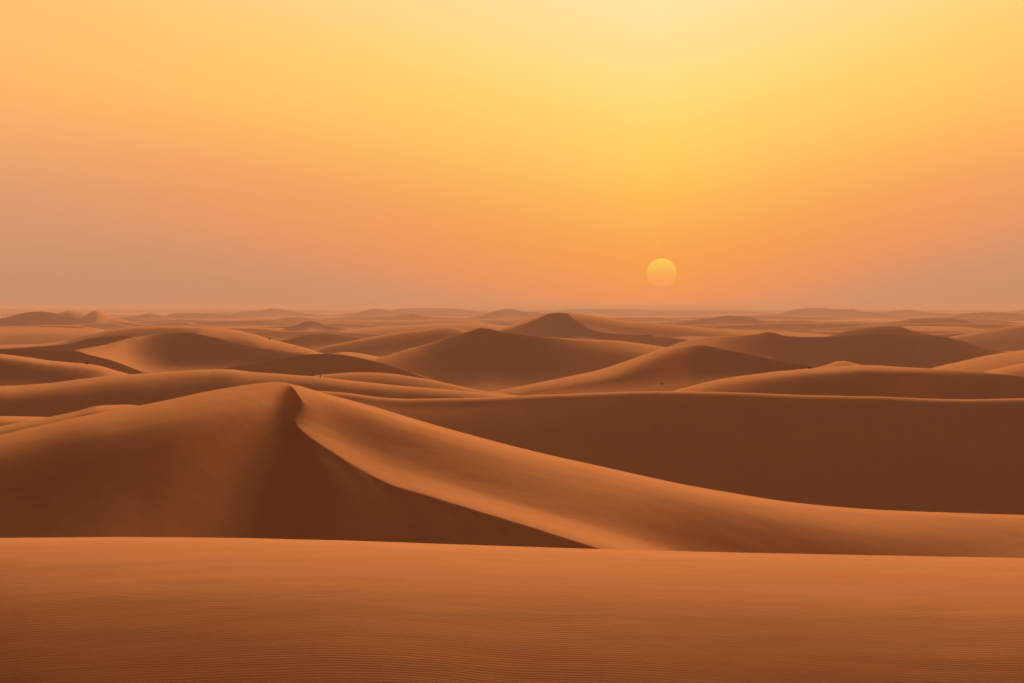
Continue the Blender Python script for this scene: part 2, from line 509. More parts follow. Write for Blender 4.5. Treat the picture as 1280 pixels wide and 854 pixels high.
# ---- long left-centre dune ------------------------------------------------------------
dune('long', 'long low dune with a pale rim running behind the crested dune from the left edge to mid frame',
     [(-140, 487), (0, 482.8), (62, 479), (100, 474), (141, 469.8), (200, 465.6), (261, 461.9), (282, 461.6), (320, 465.4), (380, 469.6), (460, 478), (516, 483.6), (560, 486.9), (609, 491.5), (660, 498)],
     [(-140, 372), (280, 385), (660, 372)],
     K=[0, 200, 400, 560], S=[(0, [-1.5, -1.5, -1.5, -1.5]), (.06, [1, 2, 3, 3]), (.2, [6, 6, 8, 9]), (.4, [14, 10, 11, 10]), (.7, [19, 14, 12, 10]), (1, [18, 16, 12, 8])], H=62, back=9)
dune('tongue', 'thin sand tongue curving down towards the pale pan left of the middle',
     [(395, 469), (420, 467), (450, 465.4), (480, 466.3), (516, 471), (545, 476), (568, 481), (600, 488), (640, 493.5), (680, 499)], 415,
     S=[(0, -1.4), (.12, 4), (.5, 9), (1, 6)], H=34, back=8, jit=.25)

# ---- middle distance -------------------------------------------------------------------
dune('centre', 'large dark central dune with twin low summits above a pale sand pan',
     [(330, 478), (360, 468.5), (407, 462.5), (447, 454.7), (463, 450), (485, 444.5), (510, 436.5), (535, 429.8), (568, 418.8), (587, 414), (601, 410.2), (609, 411), (621, 413.4), (640, 416.6),
      (665, 419.8), (696, 422), (740, 424.4), (760, 425.2), (798, 429), (832, 433.8), (880, 442), (930, 455)],
     [(330, 530), (480, 600), (601, 640), (760, 625), (930, 580)],
     K=[380, 470, 560, 640, 740, 830], maxdrop=.42, bottom=[(330, 500), (440, 506), (640, 508), (930, 508)],
     S=[(0, [-1.2, -1, 5, 8, -.5, -1]), (.04, [1, 3, 9, 11, 4, 2]), (.25, [4, 8, 12.5, 12.5, 9, 6]), (.45, [7, 11, 12, 11, 9, 7]), (.62, [5, 6, 6.5, 5.5, 4.5, 4.5]), (.76, [3, 3, 3, 2.4, 2.4, 2.6]), (1, [2, 2, 1.6, 1, 1.5, 2])], back=10)
dune('right_centre', 'dark rounded dune right of the middle with a bright left flank under the low sun',
     [(590, 494), (640, 485), (700, 473), (751, 461.5), (786, 450.5), (815, 440), (836, 434), (850, 432.5), (870, 431), (886, 432.3), (903, 436), (937, 443), (972, 450.8), (1009, 456.6), (1018, 458.4), (1060, 470), (1110, 490)],
     [(590, 440), (700, 462), (870, 486), (1010, 470), (1110, 450)], bottom=[(590, 506), (820, 502), (900, 494), (1110, 500)],
     K=[650, 760, 840, 890, 960, 1050], S=[(0, [-.5, -1.8, -1, 6, 8, 6]), (.05, [1, -.5, 3, 10, 12, 10]), (.25, [3, 3, 9, 14, 14, 10]), (.42, [5, 7, 11, 12, 8, 5]), (.55, [4, 5, 7, 5, 2, 2]), (.72, [2.5, 3, 4, 4, 6, 6]), (1, [2.5, 3.5, 5, 7, 9, 9])], back=10)
dune('right_low', 'low dark dune with a thin pale rim stretching to the right edge behind the broad dark face',
     [(850, 486), (900, 474), (950, 467), (987, 462.8), (1019, 460), (1040, 458.6), (1080, 456.4), (1100, 457), (1127, 458.6), (1167, 461), (1205, 464), (1230, 465.7), (1280, 470.6), (1420, 484)],
     [(850, 365), (950, 392), (1040, 408), (1420, 408)], K=[900, 1020, 1120, 1280],
     S=[(0, [-1, -1.2, -1, 8]), (.07, [1.5, 1.5, 2, 12]), (.22, [5, 8, 10, 15]), (.45, [8, 11, 13, 17]), (.7, [9, 8, 13, 18]), (1, [8, 5, 10, 17])], H=52, back=10)
dune('bump', 'tiny rounded lit hummock on the rim of the low dune at the right',
     [(1018, 460), (1033, 456), (1046, 452), (1054, 451.2), (1064, 453), (1075, 456), (1090, 462)], 462, S=[(0, -1.5), (.2, 3), (1, 5)], H=20, back=9, jit=.2)
dune('edge_front', 'front fold of the glowing sand slope at the right edge',
     [(1195, 474), (1230, 465.6), (1252, 459.6), (1280, 454), (1330, 446), (1420, 440)], 505, S=[(0, -1.6), (.12, 2), (.5, 6), (1, 8)], H=26, back=9, jit=.3)
dune('edge_lit', 'glowing orange sand slope rising to the right edge in front of the dark dune',
     [(1130, 470), (1167, 459.5), (1205, 450.8), (1236, 444), (1267, 439.4), (1280, 437.5), (1340, 431), (1420, 430)], 575, S=[(0, -1.6), (.15, 1.8), (.5, 4), (1, 5)], H=34, back=9, jit=.5)
dune('right_dark', 'wide dark dune on the right with a gently rounded top',
     [(850, 428), (880, 421), (909, 420), (935, 418.5), (949, 417.2), (959, 415), (969, 416.2), (981, 419.8), (1005, 421), (1034, 421.2), (1070, 418.5), (1110, 417.3), (1150, 417.6), (1167, 418.8), (1189, 422.6), (1221, 431), (1252, 438.4), (1285, 445), (1330, 456)],
     [(850, 640), (1000, 690), (1110, 705), (1330, 650)], K=[890, 940, 1000, 1100, 1230],
     S=[(0, [-.6, 4, 7, 7, 5]), (.04, [1, 7, 10, 10, 8]), (.22, [1.5, 8, 13, 13.5, 10]), (.6, [1, 7, 12, 15, 11]), (.85, [-.5, .5, 8, 13, 9]), (1, [0, 1, 5, 12, 8])], H=46, back=9)
dune('right_dark_top', 'low brown summit peeking over the wide dark dune on the right',
     [(990, 428), (1015, 424), (1034, 420.6), (1048, 416.5), (1064, 412.4), (1082, 410.3), (1100, 408.4), (1112, 408), (1124, 408.1), (1135, 411.6), (1147, 414.6), (1160, 418), (1185, 424)], 800,
     S=[(0, 5), (.1, 8), (.4, 10), (1, 8)], H=22, back=9, jit=.3)
dune('far_right', 'brown dune rising to the right edge behind the glowing sand slope',
     [(1170, 426), (1189, 421.2), (1221, 415.3), (1246, 411.2), (1264, 407.8), (1280, 406), (1320, 402), (1400, 402)], 900, S=[(0, 2), (.1, 6), (.4, 9), (1, 8)], H=46, back=9)
dune('streak', 'thin dark streak of dune crest just left of the brown dune at the right edge',
     [(1140, 422), (1167, 417.2), (1185, 416), (1214, 415), (1240, 414)], 1000, S=[(0, 1), (.2, 8), (.45, 9), (1, 4)], H=14, back=8, jit=.2)
dune('ribbon', 'pale sand ribbon between two ridges near the right edge',
     [(1090, 413), (1127, 408.2), (1150, 407.8), (1174, 408), (1205, 408.7), (1230, 411.8), (1262, 417)], 1130, S=[(0, -.8), (.2, 2), (.6, 4), (1, 3)], H=18, back=8, jit=.3)
dune('ridge_right', 'hazy ridge with a flat double top in the far right distance',
     [(1060, 409), (1090, 405), (1117, 402.6), (1131, 399.8), (1142, 397.6), (1150, 398), (1161, 397.3), (1189, 397), (1202, 398.6), (1213, 402), (1232, 405), (1270, 409)], 1350, S=[(0, 4), (.12, 7), (.5, 8), (1, 3)], H=18, back=8, jit=.4)
dune('pyramid', 'dark pyramid shaped dune with a sharp crest just left of the low sun',
     [(590, 420), (627, 412.6), (649, 407), (671, 398.6), (688, 391.8), (699, 390.9), (709, 391.9), (716, 398), (727, 405.2), (740, 411.6), (754, 415.4), (767, 417), (790, 418.4), (807, 419), (812, 417.8), (817, 420.6), (839, 422.6), (880, 428), (910, 436)],
     [(590, 830), (700, 880), (767, 850), (910, 800)], K=[620, 690, 720, 800],
     S=[(0, [4, 9, 11, 11]), (.08, [9, 12, 13, 12]), (.4, [8, 10, 12, 12]), (1, [10, 12, 12, 10])], H=38, back=12, step=1.2, jit=.3)
dune('pyramid_back', 'lit sloping back of the pyramid dune falling away to the right',
     [(660, 398), (690, 393), (712, 391.4), (722, 392.2), (743, 394.6), (770, 399), (795, 402.2), (809, 402.8), (826, 404.8), (850, 407), (890, 411), (940, 418)],
     [(660, 960), (722, 930), (940, 860)], S=[(0, -.5), (.1, 3), (.35, 6.5), (.75, 3.5), (1, 2)], H=30, back=9, jit=.3)
dune('saddle', 'soft sand swell below the sun between the pyramid dune and the right ridges',
     [(800, 424), (840, 417), (880, 413.5), (905, 412), (930, 413), (960, 414), (1000, 416), (1060, 420)], 900, S=[(0, -.5), (.3, 2.5), (1, 3)], H=22, back=7, jit=.5)
dune('under_sun', 'hazy broad ridge below and right of the low sun',
     [(780, 410), (826, 405), (842, 403.8), (860, 401), (890, 396.8), (912, 394.3), (922, 395), (937, 396), (952, 401), (972, 403), (984, 405.6), (1000, 404), (1012, 403), (1040, 402), (1077, 401.8), (1100, 403.8), (1140, 410)], 1450,
     S=[(0, 4), (.12, 8), (.5, 6), (1, 3)], H=18, back=8, jit=.6)
# ---- middle distance, left ---------------------------------------------------------------
dune('left_front', 'dark dune with a pale slanting rim entering from the left edge',
     [(-130, 432), (-40, 438.5), (0, 442.2), (31, 446.2), (62, 450.6), (87, 453), (109, 454.8), (128, 458.2), (141, 462), (156, 466), (190, 474)],
     438, K=[0, 80, 150], S=[(0, [-1.6, -1.6, -1.5]), (.08, [2, 2, 3]), (.2, [9, 7, 6]), (.45, [15, 10, 7]), (.75, [9, 6, 4]), (1, [5, 3, 3])], H=42, back=9)
dune('left_shade', 'dark wedge of shaded sand under the pointed pale toe at the left',
     [(-130, 433), (0, 437.2), (40, 437.4), (80, 438), (95, 438.8), (112, 443.6), (133, 448.6), (150, 454), (168, 461), (190, 470)], 478,
     S=[(0, 9), (.05, 13), (.5, 15), (1, 13)], H=32, back=9, jit=.25)
dune('left_round', 'rounded dark dune at left with a bright pointed toe on its left side',
     [(82, 442), (94, 438), (112, 434.8), (133, 430.8), (156, 424.2), (166, 422), (180, 420.2), (202, 416.8), (230, 416), (243, 417), (261, 420.4), (286, 426.8), (311, 432.6), (328, 435.6), (352, 437.6), (367, 439), (385, 441), (420, 448)],
     [(82, 578), (220, 622), (420, 590)], bottom=[(82, 446), (112, 449), (133, 454), (200, 468), (420, 468)], K=[95, 135, 180, 230, 300, 370],
     S=[(0, [-1, 0, 2, 9, 9, 1]), (.04, [0, 1, 6, 12, 11, 4]), (.2, [-1, 2, 10, 14, 11, 8]), (.45, [0, 3, 11, 13.5, 10.5, 11]), (.65, [0, 3, 6.5, 7.5, 7.5, 8]), (.85, [2, 2, 3, 3.2, 4, 5]), (1, [2, 2, 2, 2, 3, 4])], back=10)
dune('centre_shade', 'very dark low lens shaped dune left of the large central dune',
     [(262, 466), (280, 460.8), (311, 456), (336, 451.6), (367, 446), (380, 444), (400, 442.5), (422, 443), (438, 445.3), (454, 448.4), (470, 452), (500, 461)], 475,
     S=[(0, 9), (.04, 13), (.25, 15), (.7, 16), (1, 12)], H=34, back=9, jit=.3)
dune('lit_fold', 'glowing orange fold of sand beside the rounded dark dune at left',
     [(225, 424), (247, 416.6), (258, 413.3), (267, 412.2), (290, 413.2), (314, 417), (336, 423.8), (358, 429), (383, 435.2), (400, 441), (430, 450)], 705, maxdrop=.08,
     S=[(0, -1.2), (.15, 2), (.5, 5.5), (1, 4)], H=34, back=8, jit=.5)
dune('small_fold', 'small lit sand fold above the very dark lens shaped dune',
     [(405, 444), (432, 440), (447, 441.2), (469, 445.2), (500, 453)], 640, S=[(0, -1.5), (.3, 2), (1, 3)], H=18, back=8, jit=.2)
dune('mid_swell', 'brown swell with a low rounded crest above the small sand fold',
     [(330, 432), (360, 423.6), (376, 419.5), (391, 417.2), (411, 416.4), (430, 418.6), (454, 422), (480, 428), (520, 438)], 800, S=[(0, 4), (.08, 8), (.35, 8.5), (.7, 4), (1, 1.5)], H=27, back=8)
dune('mid_slope', 'dark brown slope rising gently to the twin summits of the central dune from the left',
     [(410, 432), (440, 426), (460, 422), (482, 418.6), (500, 415.8), (532, 411.6), (560, 408.4), (572, 409.8), (580, 412.6), (610, 421)], 770,
     S=[(0, 1), (.12, 6), (.4, 9), (.65, 8), (.85, 2), (1, 1)], H=34, back=8)
dune('left_band', 'dark narrow ridge curving up from the left edge behind the pointed toe',
     [(-130, 441), (0, 436), (50, 433), (87, 429.6), (109, 423.6), (134, 420.4), (156, 419.4), (170, 421), (200, 427)], 700, S=[(0, 8), (.07, 12), (.5, 13), (1, 9)], H=26, back=8, jit=.4)
dune('left_curve', 'brown ridge with a pale lower rim sweeping from the left edge to the far pans',
     [(-130, 434), (0, 431), (45, 430), (75, 426.6), (100, 419.4), (125, 414.8), (144, 411.2), (172, 408.2), (200, 407.6), (227, 408), (258, 408.8), (300, 413)], 850,
     K=[0, 110, 200, 260], S=[(0, [-1, -.8, -.5, -1]), (.15, [2, 4, 6, 3]), (.5, [5, 8, 9, 4]), (1, [6, 7, 4, 3])], H=24, back=8, jit=.4)
dune('left_pan', 'lit orange sand swell at the left below the far dark hill',
     [(-130, 411), (0, 409.9), (47, 409), (78, 409.6), (112, 411), (133, 412.5), (180, 417)], 1010, S=[(0, -1), (.15, .8), (.4, 4), (1, 6)], H=30, back=7, jit=.5)
dune('far_hill', 'long dark hill near the horizon at the left edge',
     [(-130, 404), (-40, 402), (0, 398.4), (19, 393.6), (37, 390), (50, 389.4), (62, 390.6), (72, 392.4), (100, 398), (130, 404), (160, 408)], 1350, S=[(0, 7), (.1, 10), (.5, 9), (1, 7)], H=24, back=9, jit=.4)
dune('far_knoll', 'first small knoll behind the long dark hill at left',
     [(50, 398), (70, 393), (78, 390.2), (87, 388.3), (98, 390.2), (108, 392.6), (130, 400)], 1480, S=[(0, 2), (.3, 8), (1, 7)], H=22, back=9, step=1.2, jit=.3)
dune('far_peak', 'second small pointed peak with a long right slope behind the dark hill at left',
     [(85, 398), (108, 393), (114, 390), (120, 388), (127, 390), (137, 395), (156, 400), (178, 404.6), (194, 406), (230, 411)], 1440, S=[(0, 1), (.25, 6), (1, 5)], H=22, back=9, step=1.2, jit=.3)
dune('far_pyramid', 'tiny dark pyramid dune standing alone left of the middle distance',
     [(350, 413), (362, 408.6), (370, 406.6), (379, 403), (388, 401), (397, 403), (408, 406.8), (425, 410.4), (450, 413)], 1300, S=[(0, 9), (.2, 11), (.45, 8), (.7, 2), (1, 1)], H=16, back=9, step=1.2, jit=.4)
dune('far_swell_left', 'brown low swell in the hazy distance left of the tiny pyramid dune',
     [(130, 408), (170, 402), (205, 398.8), (220, 398.2), (242, 398.4), (280, 400), (317, 401), (345, 402.6), (380, 407)], 1550, S=[(0, 0), (.15, 5), (.5, 7), (.8, 2), (1, 1)], H=14, back=7, jit=.5)
dune('far_swell_mid', 'brown flat topped swell in the hazy distance right of the tiny pyramid dune',
     [(370, 407), (407, 401.6), (427, 399.8), (454, 400), (500, 400.2), (540, 399.4), (580, 400), (620, 405)], 1500, S=[(0, 0), (.15, 4), (.4, 6), (.7, 2), (1, 2)], H=18, back=7, jit=.5)
dune('pan_ridge', 'low pale ridge on the far pan between the brown swells',
     [(430, 412), (465, 409), (485, 407.6), (510, 406.4), (560, 404), (600, 404.6), (650, 409)], 1150, S=[(0, -.5), (.3, 4), (.6, 4), (1, 2)], H=20, back=7, jit=.6)
# ---- along the horizon, all in haze --------------------------------------------------------
far = dict(S=[(0, 4), (.15, 8), (.5, 6), (1, 3)], H=14, back=8, jit=.6)
dune('h1', 'pale hazy hump near the horizon above the brown left swell', [(120, 401), (144, 397), (172, 394.6), (187, 391.8), (197, 393.2), (215, 397), (240, 401)], 2100, **far)
dune('h2', 'long pale flat ridge near the horizon left of the triple topped hill', [(190, 397), (211, 393.6), (221, 391.5), (250, 391.4), (274, 392), (289, 393.6), (330, 399)], 2300, **far)
dune('h3', 'pale hill with a soft central peak on the horizon left of the middle', [(270, 397), (289, 393.4), (302, 389.8), (317, 389), (330, 387), (343, 385.6), (355, 387), (367, 389.8), (400, 393), (430, 397)], 2700, **far)
dune('h4', 'pale rounded hill on the horizon above the flat topped swell', [(420, 397), (441, 393.6), (454, 388.6), (469, 386.2), (482, 387), (492, 389), (520, 394)], 2500, **far)
dune('h5', 'long pale ridge on the horizon in the middle of the view', [(470, 392), (490, 388), (498, 386.4), (523, 385.3), (560, 385.3), (587, 387.4), (615, 391), (640, 394)], 3000, **far)
dune('h6', 'small mauve hump in front of the long pale horizon ridge', [(475, 399), (493, 396), (510, 392), (518, 391.4), (526, 394), (550, 398)], 2000, **far)
dune('h7', 'hazy hill with a rounded top on the horizon left of the pyramid dune', [(560, 401), (584, 397.4), (602, 393.7), (618, 389), (634, 386.2), (641, 386.3), (653, 389), (670, 390.4), (700, 393), (740, 397)], 2200, **far)
dune('h8', 'faint ridge on the horizon right under the sun', [(640, 391), (680, 388.6), (696, 387.6), (740, 386.4), (790, 386.8), (850, 387.8), (900, 388), (950, 390), (1000, 394)], 3600, **far)
dune('h9', 'hazy twin topped hill on the horizon to the right of the sun', [(910, 397), (947, 393.8), (975, 391.2), (997, 386.4), (1009, 385.2), (1025, 385.2), (1050, 387), (1066, 386.4), (1078, 389), (1100, 390.6), (1130, 395)], 2600, **far)
dune('h10', 'hazy smooth hill on the horizon in the right quarter', [(1060, 394), (1085, 391.4), (1100, 390.6), (1117, 388.2), (1135, 387.2), (1146, 388), (1158, 390), (1174, 391.3), (1200, 392.2), (1240, 396)], 2700, **far)
dune('h11', 'brownish low hill near the horizon at the right edge', [(1180, 397), (1205, 391.4), (1218, 390.6), (1236, 390.3), (1267, 391.4), (1280, 393), (1330, 398)], 2000, **far)
dune('h12', 'faint hill cut by the right edge on the horizon', [(1230, 394), (1250, 391.4), (1264, 389.6), (1280, 387), (1310, 385), (1360, 388)], 3200, **far)
dune('h13', 'faintest ridge line along the left horizon', [(-140, 388), (0, 386.6), (60, 386.2), (140, 387), (200, 387.2), (260, 387), (400, 388), (460, 390)], 4300, **far)
dune('h14', 'faintest ridge line along the right horizon', [(560, 390), (700, 387.4), (900, 387.6), (1080, 388), (1200, 388), (1280, 388.2), (1420, 388)], 4600, **far)

r2 = random.Random(11)
for k in range(90):
    dd = 1150 * (5.2 / 1.15) ** r2.random()
    base = YH + 15.0 * F / dd
    hh = r2.uniform(1.8, 5.5) * F / dd
    wd = r2.uniform(150, 620) * F / dd * .5
    xc = r2.uniform(-60, 1340); sk = r2.uniform(.3, .7)
    yt = max(base - hh, 387.2)
    pts = [(xc - wd * sk - 14, base + 2), (xc - wd * sk, base + .3), (xc - wd * sk * .5, yt + (base - yt) * r2.uniform(.3, .5)), (xc - wd * .06, yt + .1), (xc + wd * .05, yt),
           (xc + wd * (1 - sk) * .45, yt + (base - yt) * r2.uniform(.25, .5)), (xc + wd * (1 - sk), base + .3), (xc + wd * (1 - sk) + 14, base + 2)]
    raw = dd if dd <= 700 else 700 + (dd - 700) / 1.9
    dune('swell%d' % k, 'low hazy swell far out on the desert plain', pts, raw, S=[(0, r2.uniform(-1, 6)), (.15, 7), (.5, 6), (1, 2)], H=base - yt + 2.5, back=8, jit=.4)
    DUNES['swell%d' % k].ob['group'] = 'low hazy swells far out on the plain'

# ---- the sand sheet under everything, out to the horizon --------------------------------------
ys = np.concatenate([np.linspace(-60, 600, 120), np.geomspace(620, 22000, 100)])
xs = np.linspace(-1, 1, 121)
YY, UU = np.meshgrid(ys, xs, indexing='ij')
XX = UU * (140 + 0.30 * np.maximum(YY, 0))
ZZ = CAMZ + ground_z(YY) + 0.5 * noise2(XX / 60, YY / 60, 91) * np.clip(YY / 300, 0, 1)
ZZ = ZZ - np.clip((60 - YY) / 60, 0, 1) * 0.0
# under the photographer the sand rises to a dune top
near = np.clip((38 - YY) / 30, 0, 1)
ZZ = np.where(YY < 38, CAMZ - 9 - 0.6 * np.abs(XX) / 140, ZZ)
near = np.exp(-((YY + 4) / 14.0) ** 2) * np.exp(-(XX / 60.0) ** 2)
ZZ = ZZ + near * 7.0
V = np.stack([XX, YY, ZZ], -1).reshape(-1, 3)
I = np.arange(V.shape[0]).reshape(YY.shape)
Fc = np.stack([I[:-1, :-1], I[:-1, 1:], I[1:, 1:], I[1:, :-1]], -1).reshape(-1, 4)
g = link_mesh('ground', V, Fc, M_SAND)
g['kind'] = 'structure'; g['label'] = 'sand flats between the dunes reaching to the horizon'; g['category'] = 'ground'

# ------------------------------------------------------------------ dry shrubs
m, nt, N, L = new_mat('dry_twigs')
o = N.new('ShaderNodeOutputMaterial'); b = N.new('ShaderNodeBsdfPrincipled'); b.inputs['Roughness'].default_value = 0.9
tx = N.new('ShaderNodeTexNoise'); tx.inputs['Scale'].default_value = 5
rp = N.new('ShaderNodeValToRGB'); rp.color_ramp.elements[0].color = (0.035, 0.022, 0.012, 1); rp.color_ramp.elements[1].color = (0.09, 0.055, 0.03, 1)
L.new(tx.outputs['Fac'], rp.inputs['Fac']); L.new(rp.outputs['Color'], b.inputs['Base Color']); L.new(b.outputs['BSDF'], o.inputs['Surface'])
M_TWIG = m


def shrub(label, loc, h, w, n):
    vs, fs = [], []
    def tube(p, q, r0, r1):
        p = np.array(p); q = np.array(q)
        ax = q - p; ax /= np.linalg.norm(ax) + 1e-9
        a = np.cross(ax, [0.3, 0.9, 0.1]); a /= np.linalg.norm(a); b_ = np.cross(ax, a)
        i = len(vs)
        for c, r in ((p, r0), (q, r1)):
            for k in range(4):
                t = k * math.pi / 2
                vs.append(tuple(c + r * (a * math.cos(t) + b_ * math.sin(t))))
        for k in range(4):
            fs.append((i + k, i + (k + 1) % 4, i + 4 + (k + 1) % 4, i + 4 + k))
        fs.append((i + 4, i + 5, i + 6, i + 7))
    for k in range(n):
        a = random.uniform(0, 2 * math.pi); rr = random.uniform(0.05, 1)
        p = (0.12 * w * math.cos(a), 0.12 * w * math.sin(a), -0.08)
        q = (0.5 * w * .6 * rr * math.cos(a), 0.5 * w * .6 * rr * math.sin(a), h * random.uniform(.35, .65))
        tube(p, q, 0.022, 0.014)
        for j in range(3):
            a2 = a + random.uniform(-1, 1)
            e = (q[0] + .28 * w * rr * math.cos(a2), q[1] + .28 * w * rr * math.sin(a2), min(h, q[2] + h * random.uniform(.1, .4)))
            tube(q, e, 0.014, 0.006)
    ob = link_mesh('desert_shrub', vs, fs, M_TWIG, False)
    ob.location = loc
    ob['label'] = label; ob['category'] = 'shrub'; ob['group'] = 'small dry shrubs scattered on the dunes'


shrub('small dark shrub on the pale slanting rim near the left edge', on_dune('left_front', 108.5, 455.5), 0.42, 0.95, 26)
shrub('thin upright dry shrub on the long pale rimmed dune right of the high crest', on_dune('long', 400.5, 472.5), 0.6, 0.22, 9)
shrub('dark shrub beside the glowing orange fold of sand at left', on_dune('lit_fold', 337, 425), 0.5, 0.9, 20)
shrub('lone tiny shrub below the dark rounded dune right of the middle', on_dune('right_centre', 827.5, 481), 0.3, 0.5, 18)
shrub('low dark shrub clump at the right foot of the dark rounded dune', on_dune('right_low', 1012, 461), 0.35, 0.9, 22)
shrub('faint low shrub at the foot of the rounded dark dune at left', on_dune('left_round', 219.5, 452.5), 0.5, 0.8, 14)

# ------------------------------------------------------------------ sun disc
SUN_AZ = math.atan((827 - CX) / F)
SUN_EL = math.atan((YH - 340) / F)
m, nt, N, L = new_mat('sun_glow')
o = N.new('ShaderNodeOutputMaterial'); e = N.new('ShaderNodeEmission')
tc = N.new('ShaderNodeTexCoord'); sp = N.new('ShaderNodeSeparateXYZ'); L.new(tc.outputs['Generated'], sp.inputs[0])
rp = N.new('ShaderNodeValToRGB'); rp.color_ramp.interpolation = 'EASE'  # haze dimming painted into the disc: more orange and see-through towards the bottom
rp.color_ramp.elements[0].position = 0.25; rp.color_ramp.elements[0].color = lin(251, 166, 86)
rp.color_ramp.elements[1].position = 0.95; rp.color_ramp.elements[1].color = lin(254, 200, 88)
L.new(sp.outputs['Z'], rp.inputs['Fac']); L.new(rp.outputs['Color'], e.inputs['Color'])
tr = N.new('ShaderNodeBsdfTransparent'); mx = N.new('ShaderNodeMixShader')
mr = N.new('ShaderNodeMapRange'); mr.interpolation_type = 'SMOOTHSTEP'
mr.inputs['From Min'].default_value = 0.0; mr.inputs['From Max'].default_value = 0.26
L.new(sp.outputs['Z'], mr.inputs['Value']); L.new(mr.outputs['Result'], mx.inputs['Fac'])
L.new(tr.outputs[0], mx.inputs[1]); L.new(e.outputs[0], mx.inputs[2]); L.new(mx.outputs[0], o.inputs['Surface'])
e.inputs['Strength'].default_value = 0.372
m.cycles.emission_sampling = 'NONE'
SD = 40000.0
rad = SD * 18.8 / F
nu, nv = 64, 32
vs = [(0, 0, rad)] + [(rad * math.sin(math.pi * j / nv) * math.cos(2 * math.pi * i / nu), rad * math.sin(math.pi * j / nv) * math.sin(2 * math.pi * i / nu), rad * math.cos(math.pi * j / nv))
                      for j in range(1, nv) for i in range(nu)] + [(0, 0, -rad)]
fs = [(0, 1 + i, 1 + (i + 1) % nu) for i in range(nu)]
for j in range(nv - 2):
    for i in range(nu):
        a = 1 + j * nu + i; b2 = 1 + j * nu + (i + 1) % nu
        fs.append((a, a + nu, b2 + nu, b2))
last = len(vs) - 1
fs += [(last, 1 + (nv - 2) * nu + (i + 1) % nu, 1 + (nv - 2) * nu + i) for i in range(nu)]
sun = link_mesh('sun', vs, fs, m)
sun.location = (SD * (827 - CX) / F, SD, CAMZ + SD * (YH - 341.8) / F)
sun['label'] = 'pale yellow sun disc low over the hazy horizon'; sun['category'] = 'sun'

# ------------------------------------------------------------------ haze
m, nt, N, L = new_mat('dust_haze')
o = N.new('ShaderNodeOutputMaterial'); v = N.new('ShaderNodeVolumePrincipled')
v.inputs['Color'].default_value = (0.47, 0.34, 0.30, 1)
v.inputs['Density'].default_value = 2.3e-4
v.inputs['Anisotropy'].default_value = 0.0
L.new(v.outputs[0], o.inputs['Volume'])
hx, y0, y1, z0, z1 = 8000, -90, 24000, CAMZ - 34, CAMZ + 3
vs = [(x, y, z) for x in (-hx, hx) for y in (y0, y1) for z in (z0, z1)]
fs = [(0, 1, 3, 2), (4, 6, 7, 5), (0, 4, 5, 1), (2, 3, 7, 6), (0, 2, 6, 4), (1, 5, 7, 3)]
hz = link_mesh('haze', vs, fs, m, False)
hz['kind'] = 'stuff'; hz['label'] = 'warm dust haze over the whole desert'; hz['category'] = 'haze'

# ------------------------------------------------------------------ sky
FILL = (0.14, 0.062, 0.036)      # red-brown fill added to the unseen sky away from sunset, lifts the shadows
w = bpy.data.worlds.new('World'); scene.world = w; w.use_nodes = True
nt = w.node_tree; N, L = nt.nodes, nt.links; N.clear()
out = N.new('ShaderNodeOutputWorld')
tc = N.new('ShaderNodeTexCoord'); sp = N.new('ShaderNodeSeparateXYZ'); L.new(tc.outputs['Generated'], sp.inputs[0])


def math_node(op, a, b=None, c=None):
    n = N.new('ShaderNodeMath'); n.operation = op
    for i, q in enumerate((a, b, c)):
        if q is None: continue
        if isinstance(q, (int, float)): n.inputs[i].default_value = q
        else: L.new(q, n.inputs[i])
    return n.outputs[0]


def map_node(v, a, b, c, d, smooth=True):
    n = N.new('ShaderNodeMapRange'); n.interpolation_type = 'SMOOTHSTEP' if smooth else 'LINEAR'
    for k, q in zip(('From Min', 'From Max', 'To Min', 'To Max'), (a, b, c, d)): n.inputs[k].default_value = q
    L.new(v, n.inputs['Value'])
    return n.outputs['Result']


el = math_node('ARCSINE', sp.outputs['Z'])
az = math_node('SUBTRACT', math_node('ARCTAN2', sp.outputs['X'], sp.outputs['Y']), SUN_AZ)   # 0 at the sun
hpx = math_node('MULTIPLY', el, F)                   # elevation in photo pixels
azp = math_node('MINIMUM', math_node('MULTIPLY', math_node('ABSOLUTE', az), F), 1200.0)
side_k = math_node('ADD', 0.2, math_node('MULTIPLY', math_node('GREATER_THAN', az, 0.0), 0.08))
shift = math_node('SUBTRACT', math_node('MULTIPLY', math_node('SQRT', math_node('ADD', math_node('MULTIPLY', azp, azp), 3600.0)), side_k), 12.0)
h01 = math_node('DIVIDE', math_node('ADD', hpx, 240.0), 2640.0)
h01e = math_node('DIVIDE', math_node('ADD', math_node('SUBTRACT', hpx, shift), 240.0), 2640.0)


def ramp(stops, h=None):
    n = N.new('ShaderNodeValToRGB'); n.color_ramp.interpolation = 'CARDINAL'
    cr = n.color_ramp
    for i, (p, c) in enumerate(stops):
        e_ = cr.elements[i] if i < 2 else cr.elements.new(p)
        e_.position = p; e_.color = c
    L.new(h or h01, n.inputs['Fac'])
    return n.outputs['Color']


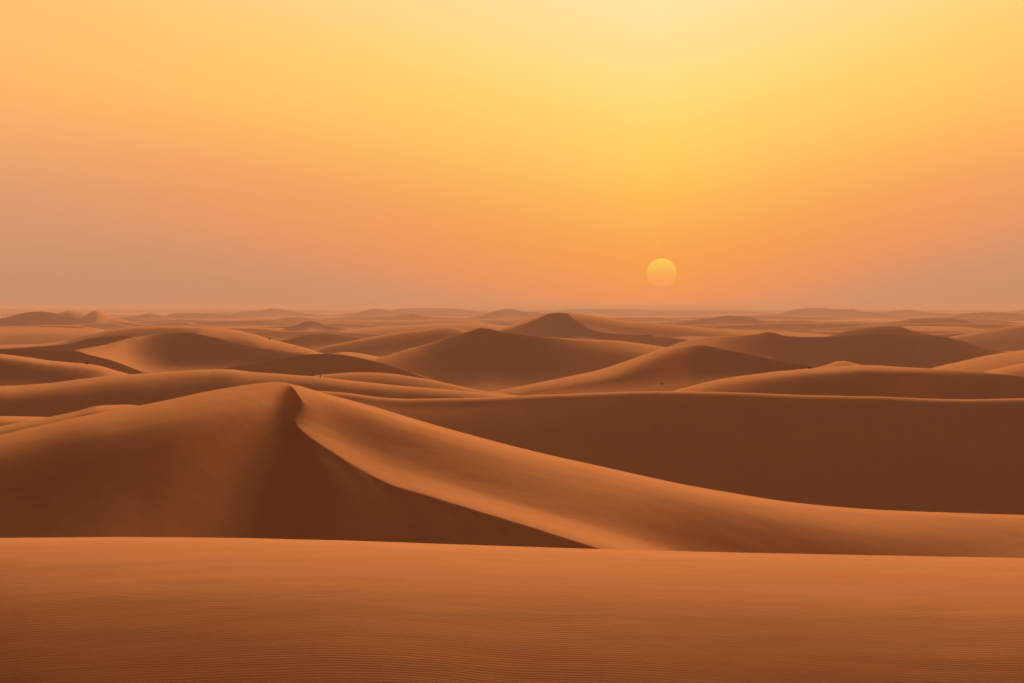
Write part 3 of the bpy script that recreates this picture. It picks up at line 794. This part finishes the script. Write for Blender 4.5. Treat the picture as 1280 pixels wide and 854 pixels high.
U = lambda h: (h + 240) / 2640
A = ramp([(U(h), lin(*c)) for h, c in [(-240, (196, 143, 109)), (-170, (201, 145, 109)), (-95, (207, 147, 107)), (-48, (215, 148, 105)), (-10, (238, 150, 94)), (30, (248, 157, 84)), (80, (250, 169, 82)), (160, (250, 194, 93)),
                                     (250, (248, 209, 118)), (370, (245, 213, 160)), (700, (250, 228, 182)), (1200, (250, 226, 180)), (2400, (215, 175, 140))]], h01e)
B = ramp([(U(h), lin(*c)) for h, c in [(-240, (196, 143, 109)), (0, (198, 143, 109)), (40, (203, 147, 111)), (84, (211, 152, 113)), (164, (222, 160, 116)), (254, (244, 175, 112)), (380, (243, 179, 118)), (700, (246, 190, 130)), (1200, (225, 175, 130)), (2400, (190, 150, 120))]])
# the farther from the sun's bearing, the more the dusty off-sun colours take over
bl = map_node(math_node('MULTIPLY', az, -1.0), 0.0, 0.26, 0.0, 0.88, False)
br = map_node(az, 0.0, 0.20, 0.0, 0.70, False)
gl = math_node('SUBTRACT', 1.0, math_node('MAXIMUM', bl, br))
mx = N.new('ShaderNodeMix'); mx.data_type = 'RGBA'
L.new(gl, mx.inputs['Factor']); L.new(B, mx.inputs['A']); L.new(A, mx.inputs['B'])
# sunset colours die away sideways and overhead; fill light is added away from sun
aabs = math_node('ABSOLUTE', az)
side = map_node(aabs, 0.3, 1.6, 1.0, 0.0)
top = map_node(el, 0.2, 1.0, 1.0, 0.15)
dim = math_node('MULTIPLY', side, top)
sc = N.new('ShaderNodeVectorMath'); sc.operation = 'SCALE'
L.new(mx.outputs['Result'], sc.inputs[0]); L.new(dim, sc.inputs['Scale'])
bg = N.new('ShaderNodeBackground'); bg.inputs['Strength'].default_value = 0.366
amb = N.new('ShaderNodeMix'); amb.data_type = 'RGBA'; amb.blend_type = 'ADD'; amb.inputs['Factor'].default_value = 1.0
fill = N.new('ShaderNodeVectorMath'); fill.operation = 'SCALE'; fill.inputs[0].default_value = FILL
L.new(math_node('SUBTRACT', 1.0, side), fill.inputs['Scale'])
L.new(sc.outputs['Vector'], amb.inputs['A']); L.new(fill.outputs['Vector'], amb.inputs['B'])
L.new(amb.outputs['Result'], bg.inputs['Color'])
SUN_LIGHT_EL = R(10)
sky = N.new('ShaderNodeTexSky'); sky.sky_type = 'NISHITA'; sky.sun_disc = False
sky.sun_elevation = SUN_LIGHT_EL; sky.sun_rotation = SUN_AZ; sky.dust_density = 8; sky.air_density = 2
bg2 = N.new('ShaderNodeBackground'); bg2.inputs['Strength'].default_value = 0.002
L.new(sky.outputs['Color'], bg2.inputs['Color'])
ad = N.new('ShaderNodeAddShader'); L.new(bg.outputs[0], ad.inputs[0]); L.new(bg2.outputs[0], ad.inputs[1])
L.new(ad.outputs[0], out.inputs['Surface'])

# ------------------------------------------------------------------ sunlight through dust
sl = bpy.data.lights.new('sunlight', 'SUN'); sl.energy = 5.0; sl.angle = R(11.5); sl.color = (1.0, 0.62, 0.34)
so = bpy.data.objects.new('sunlight', sl); col.objects.link(so)
so.location = (0, 300, 200)
so.rotation_euler = (R(90) - SUN_LIGHT_EL, 0, math.pi - SUN_AZ)

# ------------------------------------------------------------------ camera
cd = bpy.data.cameras.new('camera'); cam = bpy.data.objects.new('camera', cd); col.objects.link(cam)
cam.location = (0, 0, CAMZ); cam.rotation_euler = (R(90), 0, 0)
cd.sensor_width = 36; cd.lens = 36 * F / 1280; cd.shift_y = -(427 - YH) / 1280
cd.clip_end = 80000; cd.clip_start = 0.5
scene.camera = cam

scene.view_settings.view_transform = 'Standard'; scene.view_settings.look = 'None'
scene.view_settings.exposure = 1.42; scene.view_settings.gamma = 1
scene.render.engine = 'CYCLES'
scene.cycles.use_denoising = True
scene.cycles.max_bounces = 6; scene.cycles.diffuse_bounces = 3; scene.cycles.volume_bounces = 1
